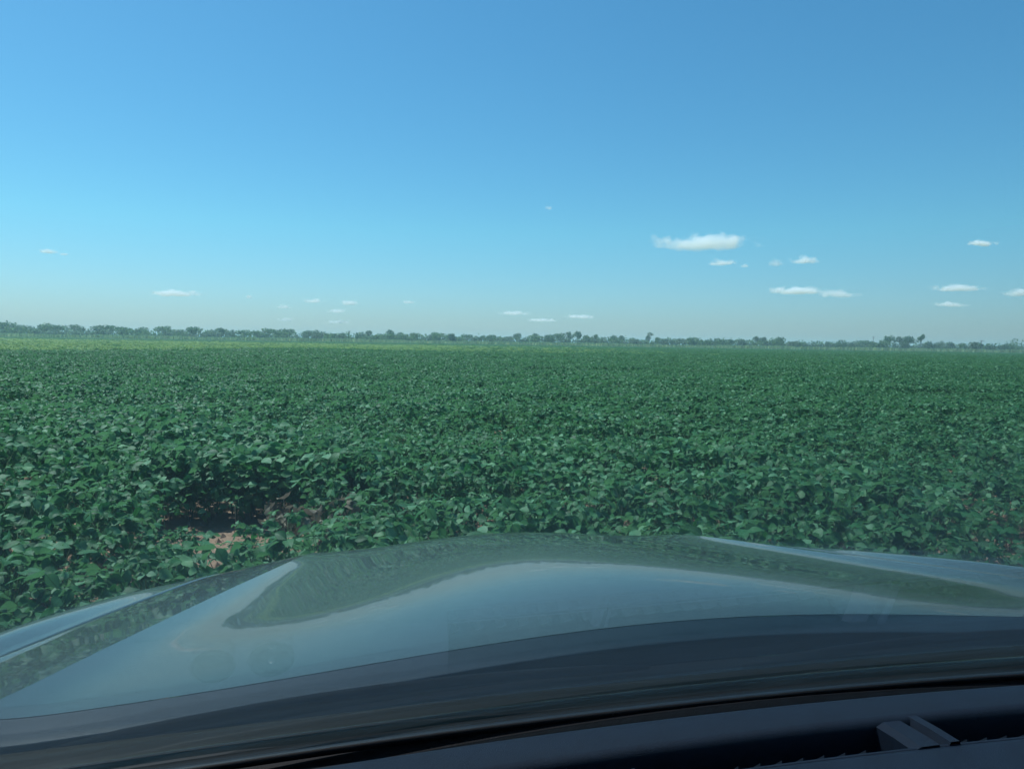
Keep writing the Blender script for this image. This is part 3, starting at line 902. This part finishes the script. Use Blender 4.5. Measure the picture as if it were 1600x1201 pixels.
# ------------------------------------------------------------------ distant trees
TREE_Y = 450.0
def crown_quads(mb_v, mb_f, tone, blobs, n, size, r2):
    vol = np.array([b[3] * b[4] * b[5] for b in blobs]); pk = vol / vol.sum()
    for _ in range(n):
        b = blobs[int(r2.choice(len(blobs), p=pk))]
        d = r2.normal(0, 1, 3); d /= np.linalg.norm(d)
        rad = r2.uniform(0.45, 1.05) ** 0.6
        p = np.array(b[:3]) + d * rad * np.array(b[3:6])
        if p[2] < 0.15: p[2] = 0.15 + abs(r2.normal(0, 0.2))
        nrm_ = d + r2.normal(0, 0.6, 3); nrm_ /= np.linalg.norm(nrm_)
        u = np.cross(nrm_, (0.1, 0.2, 1.0)); u /= np.linalg.norm(u); v = np.cross(nrm_, u)
        a = r2.uniform(0, 6.28); s = size * r2.uniform(0.5, 1.25)
        u, v = (u * math.cos(a) + v * math.sin(a)) * s, (v * math.cos(a) - u * math.sin(a)) * s * 0.7
        k = len(mb_v)
        mb_v += [tuple(p - u), tuple(p + v * 0.8), tuple(p + u), tuple(p - v)]
        mb_f.append((k, k + 1, k + 2, k + 3))
        tone += [r2.uniform(0, 1)] * 4

def make_tree_meshes(seed, h, w, kind):
    r2 = np.random.default_rng(seed)
    mb = MB(); blobs = []
    if kind == 'shrub':
        for i in range(6):
            x, y = r2.normal(0, w * 0.24), r2.normal(0, w * 0.24)
            rr = r2.uniform(0.22, 0.36) * w
            z = h * r2.uniform(0.3, 0.62)
            blobs.append((x, y, z, rr, rr, min(h - z, rr * 1.0)))
        mb.tube([(0, 0, -0.1), (0.1, 0, h * 0.3), (0.2, 0.1, h * 0.6)], [0.09, 0.07, 0.03], 5)
        n, size = 520, 0.40
    else:
        nb = 7 if kind == 'spread' else 6
        hb = h * (0.34 if kind == 'spread' else 0.30)
        lean = r2.normal(0, 0.25)
        mb.tube([(0, 0, -0.1), (lean * 0.3, 0, hb * 0.6), (lean, 0.1, hb * 1.2)], [0.26, 0.2, 0.16], 6)
        for i in range(nb):
            a = i * 2.4 + r2.normal(0, 0.3)
            rad = w * 0.5 * r2.uniform(0.25, 0.72)
            x, y = lean + rad * math.cos(a), rad * math.sin(a)
            if kind == 'spread': z = h * r2.uniform(0.5, 0.85); rx = w * r2.uniform(0.18, 0.28); rz = h * r2.uniform(0.12, 0.22)
            elif kind == 'tall': z = h * r2.uniform(0.5, 0.9); x = lean + (x - lean) * 0.7; rx = w * r2.uniform(0.17, 0.25); rz = h * r2.uniform(0.07, 0.12)
            else: z = h * r2.uniform(0.45, 0.75); rx = w * r2.uniform(0.22, 0.32); rz = h * r2.uniform(0.16, 0.24)
            rz = min(rz, h - z)
            blobs.append((x, y, z, rx, rx, rz))
            mb.tube([(lean * 0.9, 0.08, hb), (lean + (x - lean) * 0.5, y * 0.5, hb + (z - hb) * 0.6), (x, y, z)], [0.12, 0.08, 0.03], 4)
        n, size = (640, 0.42) if kind != 'tall' else (520, 0.36)
    V, F, T = [], [], []
    crown_quads(V, F, T, blobs, n, size, r2)
    mi = seed % 3 if kind != 'shrub' else 1 + seed % 2
    crown = mesh_from('crown', V, F, M_CROWN[mi], False, attr={'tone': T})
    trunk = mesh_from('trunk', mb.v, mb.f, M_BARK, True)
    return trunk, crown
TREES = {'spread': [make_tree_meshes(900 + i, 8.0, 9.0, 'spread') for i in range(4)],
         'round': [make_tree_meshes(920 + i, 7.0, 7.0, 'round') for i in range(5)],
         'tall': [make_tree_meshes(940 + i, 10.0, 6.5, 'tall') for i in range(2)],
         'shrub': [make_tree_meshes(960 + i, 4.0, 6.0, 'shrub') for i in range(6)]}
BASE = {'spread': (8.0, 9.0), 'round': (7.0, 7.0), 'tall': (10.0, 6.5), 'shrub': (4.0, 6.0)}
def place_tree(name, kind, k, x, y, h, w, rz, label, cat, group):
    tm, cm = TREES[kind][k % len(TREES[kind])]
    root = empty(name, (x, y, 0), rz)
    root.scale = (w / BASE[kind][1], w / BASE[kind][1], h / BASE[kind][0])
    tag(root, label, cat, group)
    link(bpy.data.objects.new('trunk', tm), root)
    link(bpy.data.objects.new('crown', cm), root)
    return root
# (x in the 1600 px photograph, height in px, width in px, kind)
TL = [(10, 20, 34, 'spread'), (38, 17, 26, 'round'), (70, 21, 22, 'round'), (92, 17, 24, 'spread'), (117, 18, 26, 'spread'), (150, 17, 24, 'spread'),
      (168, 18, 30, 'spread'), (195, 17, 24, 'round'), (220, 16, 24, 'spread'), (257, 19, 24, 'spread'), (279, 14, 18, 'round'), (302, 19, 22, 'round'), (328, 14, 14, 'round'),
      (346, 18, 18, 'round'), (360, 15, 14, 'round'), (381, 15, 24, 'spread'), (402, 15, 18, 'round'), (418, 18, 20, 'spread'), (434, 16, 16, 'round'),
      (447, 17, 22, 'spread'), (480, 16, 18, 'round'), (497, 17, 22, 'round'), (516, 12, 22, 'round'), (534, 12, 18, 'spread'), (573, 16, 18, 'spread'), (591, 12, 18, 'round'),
      (609, 18, 16, 'spread'), (626, 15, 20, 'round'), (647, 15, 18, 'spread'), (681, 16, 24, 'spread'), (705, 11, 18, 'round'), (729, 13, 16, 'spread'), (752, 12, 14, 'spread'), (767, 14, 14, 'round'), (792, 12, 18, 'round'),
      (807, 17, 11, 'round'), (836, 16, 12, 'spread'), (860, 15, 12, 'spread'), (873, 18, 16, 'spread'), (886, 19, 14, 'spread'), (901, 20, 14, 'spread'),
      (917, 16, 10, 'round'), (928, 16, 14, 'spread'), (957, 15, 14, 'spread'), (970, 15, 12, 'spread'), (990, 12, 18, 'round'), (1013, 20, 12, 'tall'),
      (1026, 14, 8, 'spread'), (1066, 13, 30, 'round'), (1090, 13, 20, 'round'), (1103, 12, 14, 'round'), (1140, 13, 16, 'round'), (1181, 17, 13, 'spread'),
      (1190, 16, 8, 'spread'), (1213, 18, 18, 'round'), (1240, 12, 20, 'round'), (1297, 12, 16, 'round'), (1352, 14, 26, 'round'),
      (1378, 15, 16, 'spread'), (1388, 21, 18, 'spread'), (1404, 20, 14, 'spread'), (1417, 21, 20, 'spread'), (1437, 29, 13, 'tall'),
      (1467, 16, 12, 'round'), (1502, 13, 12, 'spread'), (1528, 11, 16, 'round'), (1565, 11, 14, 'round'), (1590, 10, 18, 'round')]
SPECIAL = {1437: 'tall lone tree standing highest above the right-hand scrub', 1013: 'slim tall tree rising alone right of the middle cluster',
           70: 'dark round tree standing highest near the left edge of the frame', 303: 'rounded dark tree below the long thin cloud on the left',
           901: 'highest flat crowned tree in the cluster right of the middle', 807: 'small dark ball shaped tree left of the middle cluster',
           1388: 'left tree of the feathery pair beside the tall lone tree', 1417: 'right tree of the feathery pair beside the tall lone tree',
           1352: 'wide dark grey bush below the thin pole on the right', 1213: 'dark dome shaped tree alone between the middle and the right-hand pole',
           1066: 'long low rounded tree mound right of the slim tall tree', 10: 'broad tree at the very left end of the tree line'}
ORD = ['first', 'second', 'third', 'fourth', 'fifth', 'sixth', 'seventh', 'eighth', 'ninth', 'tenth', 'eleventh', 'twelfth', 'thirteenth', 'fourteenth',
       'fifteenth', 'sixteenth', 'seventeenth', 'eighteenth', 'nineteenth', 'twentieth']
def ordinal(i):
    if i <= 20: return ORD[i - 1]
    tens = {2: 'twenty', 3: 'thirty', 4: 'forty', 5: 'fifty', 6: 'sixty', 7: 'seventy'}
    t, u = divmod(i, 10)
    return ({20: 'twentieth', 30: 'thirtieth', 40: 'fortieth', 50: 'fiftieth', 60: 'sixtieth', 70: 'seventieth'}[i] if u == 0 else tens[t] + '-' + ORD[u - 1])
KW = {'spread': 'flat spreading', 'round': 'rounded bushy', 'tall': 'tall slim'}
trg = np.random.default_rng(21)
for i, (px, hp, wp, kind) in enumerate(TL):
    y = TREE_Y + trg.uniform(2, 22)
    x = (px - 800) / FPX * y
    m_per_px = y / FPX
    lab = SPECIAL.get(px) or '%s tree in the distant tree line, %s tree counted from the left' % (KW[kind], ordinal(i + 1))
    place_tree('tree', kind, int(trg.integers(9)), x, y, hp * m_per_px * 1.10 + 0.9, max(wp, 12) * m_per_px * 1.2, trg.uniform(0, 6.28), lab, 'tree', 'trees of the distant tree line')
def shrub_label(px):
    for lim, txt in ((250, 'under the broad trees at the left end of the tree line'), (545, 'left of the left-hand utility pole'),
                     (800, 'between the left-hand pole and the small ball shaped tree'), (1013, 'under the tree cluster right of the middle'),
                     (1362, 'between the slim tall tree and the thin right-hand pole'), (1437, 'under the feathery pair of trees at right')):
        if px < lim: return 'low grey green shrub ' + txt
    return 'low grey green shrub right of the tall lone tree'
sx = -0.70
n_sh = 0
while sx < 0.70:
    y = TREE_Y - trg.uniform(4, 20)
    hh = trg.uniform(4.2, 6.6); ww = trg.uniform(5.0, 9.5)
    place_tree('shrub', 'shrub', int(trg.integers(6)), sx * y, y, hh, ww, trg.uniform(0, 6.28),
               shrub_label(800 + sx * FPX), 'shrub', 'shrubs along the foot of the tree line')
    sx += ww / y * trg.uniform(0.55, 1.15)
# undergrowth mass behind and beside
V, F, T = [], [], []
blobs = []
for i in range(760):
    x = trg.uniform(-900, 900); y = TREE_Y + trg.uniform(8, 55) + 0.00012 * x * x
    rr = trg.uniform(2.5, 4.8); zz = trg.uniform(2.0, 3.7) + (0.8 if abs(x) > 320 else 0)
    blobs.append((x, y, zz, rr, rr, zz * 0.95 + (1.5 if abs(x) > 320 else 0)))
crown_quads(V, F, T, blobs, 38000, 0.75, trg)
o = mesh_obj('thicket', V, F, M_CROWN[1], attr={'tone': T})
tag(o, 'continuous low thicket filling the gaps under the distant trees', kind='stuff')

# pale grass verge at the end of the field
V, F, T = [], [], []
for i in range(30000):
    x = trg.uniform(-420, 420); y = trg.uniform(FIELD_END + 2, TREE_Y - 8)
    hgt = trg.uniform(1.4, 2.1) * (0.8 + 0.5 * float(vnoise(x, y, 8.0))); w = trg.uniform(0.25, 0.6)
    a = trg.uniform(0, 3.14); dx, dy = math.cos(a) * w, math.sin(a) * w; lx, ly = trg.normal(0, 0.25), trg.normal(0, 0.25)
    k = len(V)
    V += [(x - dx, y - dy, 0), (x + dx, y + dy, 0), (x + dx * 0.8 + lx, y + dy * 0.8 + ly, hgt), (x - dx * 0.8 + lx, y - dy * 0.8 + ly, hgt * 0.85)]
    F.append((k, k + 1, k + 2, k + 3)); T += [trg.uniform(0, 1)] * 4
o = mesh_obj('verge_grass', V, F, M_GRASS, attr={'tone': T})
tag(o, 'pale tall grass strip between the crop and the trees', kind='stuff')

# utility poles
M_POLE = simple('weathered_pole', (0.10, 0.09, 0.08), 0.9, 2)
def pole(px, hp, label, arm):
    y = TREE_Y + 4
    h_ = hp * y / FPX
    root = empty('utility_pole', ((px - 800) / FPX * y, y, 0)); tag(root, label, 'pole')
    m = MB(); m.tube([(0, 0, -0.2), (0, 0, h_)], [0.20, 0.14], 8); m.build('post', M_POLE, root, True)
    m = MB(); m.box((0, -0.2, h_ - 0.5), (2.6 if arm else 1.2, 0.16, 0.2)); m.build('crossarm', M_POLE, root)
    for dx in ((-1.1, 0, 1.1) if arm else (-0.5, 0.5)):
        m = MB(); m.tube([(dx, -0.2, h_ - 0.4), (dx, -0.2, h_ - 0.05)], [0.06, 0.04], 6); m.build('insulator', M_POLE, root)
pole(545, 18, 'thin utility pole sticking up left of the middle of the tree line', False)
pole(1362, 23, 'thin utility pole above the dark bush on the right', False)
pole(1531, 20, 'utility pole with a crossarm near the right end of the tree line', True)

# ------------------------------------------------------------------ clouds
def cloud_material(name, dens, seed, aspect):
    m, nt, b, out = new_mat(name)
    nt.nodes.remove(b)
    tc = N(nt, 'ShaderNodeTexCoord')
    # object coordinates are normalised: the hull spans about -1..1 on every axis
    ns = N(nt, 'ShaderNodeTexNoise'); ns.inputs['Scale'].default_value = 1.5; ns.inputs['Detail'].default_value = 7; ns.inputs['Roughness'].default_value = 0.68
    mp = N(nt, 'ShaderNodeMapping'); mp.inputs['Location'].default_value = (seed * 3.1, seed * 1.7, 0); mp.inputs['Scale'].default_value = (aspect, 1.3, 0.9)
    L(nt, tc.outputs['Object'], mp.inputs['Vector']); L(nt, mp.outputs[0], ns.inputs['Vector'])
    sp = N(nt, 'ShaderNodeSeparateXYZ'); L(nt, tc.outputs['Object'], sp.inputs[0])
    ng = N(nt, 'ShaderNodeMath', operation='MULTIPLY'); L(nt, sp.outputs[2], ng.inputs[0]); ng.inputs[1].default_value = -2.2
    mxz = N(nt, 'ShaderNodeMath', operation='MAXIMUM'); L(nt, sp.outputs[2], mxz.inputs[0]); L(nt, ng.outputs[0], mxz.inputs[1])
    cb = N(nt, 'ShaderNodeCombineXYZ'); L(nt, sp.outputs[0], cb.inputs[0]); L(nt, sp.outputs[1], cb.inputs[1]); L(nt, mxz.outputs[0], cb.inputs[2])
    ln = N(nt, 'ShaderNodeVectorMath', operation='LENGTH'); L(nt, cb.outputs[0], ln.inputs[0])
    fall = N(nt, 'ShaderNodeMapRange'); L(nt, ln.outputs['Value'], fall.inputs[0])
    fall.inputs[1].default_value = 0.05; fall.inputs[2].default_value = 0.95; fall.inputs[3].default_value = 0.24; fall.inputs[4].default_value = -0.22
    ad = N(nt, 'ShaderNodeMath', operation='ADD'); L(nt, ns.outputs[0], ad.inputs[0]); L(nt, fall.outputs[0], ad.inputs[1])
    mr = N(nt, 'ShaderNodeMapRange'); L(nt, ad.outputs[0], mr.inputs[0])
    mr.inputs[1].default_value = 0.485; mr.inputs[2].default_value = 0.74; mr.inputs[3].default_value = 0.0; mr.inputs[4].default_value = dens
    vol = N(nt, 'ShaderNodeVolumePrincipled')
    vol.inputs['Color'].default_value = (1, 1, 1, 1); vol.inputs['Anisotropy'].default_value = 0.0
    L(nt, mr.outputs[0], vol.inputs['Density'])
    L(nt, vol.outputs[0], out.inputs['Volume'])
    return m
def ico(sub=3):
    bm = bmesh.new(); bmesh.ops.create_icosphere(bm, subdivisions=sub, radius=1.0)
    v = [tuple(x.co) for x in bm.verts]; f = [tuple(q.index for q in p.verts) for p in bm.faces]; bm.free()
    return v, f
ICO = ico(3)
def cloud(px, py, wp, hp, label, thin=False, seed=0):
    yu = py - 0.0163 * (px - 800)                       # undo the camera roll
    ratio = max((535.0 - yu) / FPX, 0.02)
    dist = min(1100.0 / ratio, 16000.0)
    x = (px - 800) / FPX * dist; z = CAM_H + ratio * dist
    w = wp * dist / FPX; hh = hp * dist / FPX
    r2 = np.random.default_rng(seed + 500)
    ph = r2.uniform(0, 6.28, 4)
    V = []
    for vx, vy, vz in ICO[0]:
        lump = 1 + 0.22 * math.sin(5.0 * vx + ph[0]) * math.cos(4.0 * vy + ph[1]) + 0.10 * math.sin(9 * vx + ph[2])
        zz = vz * (1.05 + 0.1 * (lump - 1)) if vz > 0 else vz * 0.5
        V.append((vx, vy, zz * 0.9))
    mat = cloud_material('cloud_vapour', (2.2 if thin else 3.6) / (hh * 1.3), seed, min(max(wp / hp * 0.55, 1.2), 4.5))
    o = mesh_obj('cloud', V, ICO[1], mat, smooth=True)
    o.location = (x, dist, z - hh * 0.1)
    o.scale = (w * 0.80, max(w * 0.42, hh * 0.9), hh * 1.0)
    tag(o, label, 'cloud', 'small clouds low in the sky')
CL = [(1092, 381, 150, 30, 'largest white cloud, two humped with a flat base, high on the right', False),
      (1122, 411, 44, 12, 'small puff directly below the largest cloud', False),
      (1158, 416, 16, 7, 'tiny puff at lower right of the largest cloud', True),
      (1206, 412, 26, 13, 'small round puff touching the left end of a brighter cloud', True),
      (1250, 408, 50, 15, 'bright small cloud right of and lower than the largest cloud', False),
      (1240, 455, 95, 13, 'long bright streak cloud below the bright small cloud on the right', False),
      (1305, 460, 66, 14, 'thin right-hand end of the long streak cloud', True),
      (1522, 382, 48, 11, 'small cloud high at the right, level with the largest cloud', False),
      (1490, 451, 80, 12, 'long low cloud near the right edge of the sky', False),
      (1480, 476, 56, 9, 'faint cloud just under the long low cloud at right', True),
      (1586, 458, 50, 14, 'cloud cut by the right edge of the frame', False),
      (78, 394, 30, 10, 'small bright cloud high at the left edge', False),
      (102, 398, 14, 5, 'tiny wisp right of the bright cloud at the left edge', True),
      (274, 459, 82, 11, 'long thin white cloud low on the left', False),
      (388, 464, 14, 8, 'tiny puff between the long thin left cloud and the cloud cluster', True),
      (442, 479, 28, 8, 'faint puff at the left of the low left-hand cluster', True),
      (490, 470, 38, 9, 'pale cloud at the top of the low left-hand cluster', True),
      (545, 473, 30, 11, 'brightest puff of the low left-hand cluster', False),
      (525, 486, 32, 8, 'faint cloud just under the brightest puff of the cluster', True),
      (637, 472, 24, 7, 'small faint wisp right of the left-hand cluster', True),
      (800, 489, 50, 9, 'pale flat cloud low in the middle, just above the trees', True),
      (853, 327, 14, 9, 'tiny faint puff alone high in the middle of the sky', True),
      (905, 495, 50, 7, 'faint streak just above the middle cluster of trees', True),
      (843, 500, 52, 6, 'faintest streak beneath the pale flat middle cloud', True),
      (446, 499, 28, 7, 'faint low puff lowest at the left of the cluster', True),
      (528, 503, 36, 6, 'low faint streak right above the left-hand pole', True)]
for i, (px, py, wp, hp, lab, thin) in enumerate(CL):
    cloud(px, py, wp, hp, lab, thin, i)

# ------------------------------------------------------------------ haze
hz, nt, b, out = new_mat('thin_haze')
nt.nodes.remove(b)
vol = N(nt, 'ShaderNodeVolumePrincipled')
vol.inputs['Color'].default_value = (0.60, 0.90, 1.0, 1)
vol.inputs['Density'].default_value = 0.00042
L(nt, vol.outputs[0], out.inputs['Volume'])
m = MB(); m.box((0, 0, 8.5), (G * 2 + 400, G * 2 + 400, 19.0))
tag(m.build('haze', hz), 'thin pale air over the field', kind='stuff')
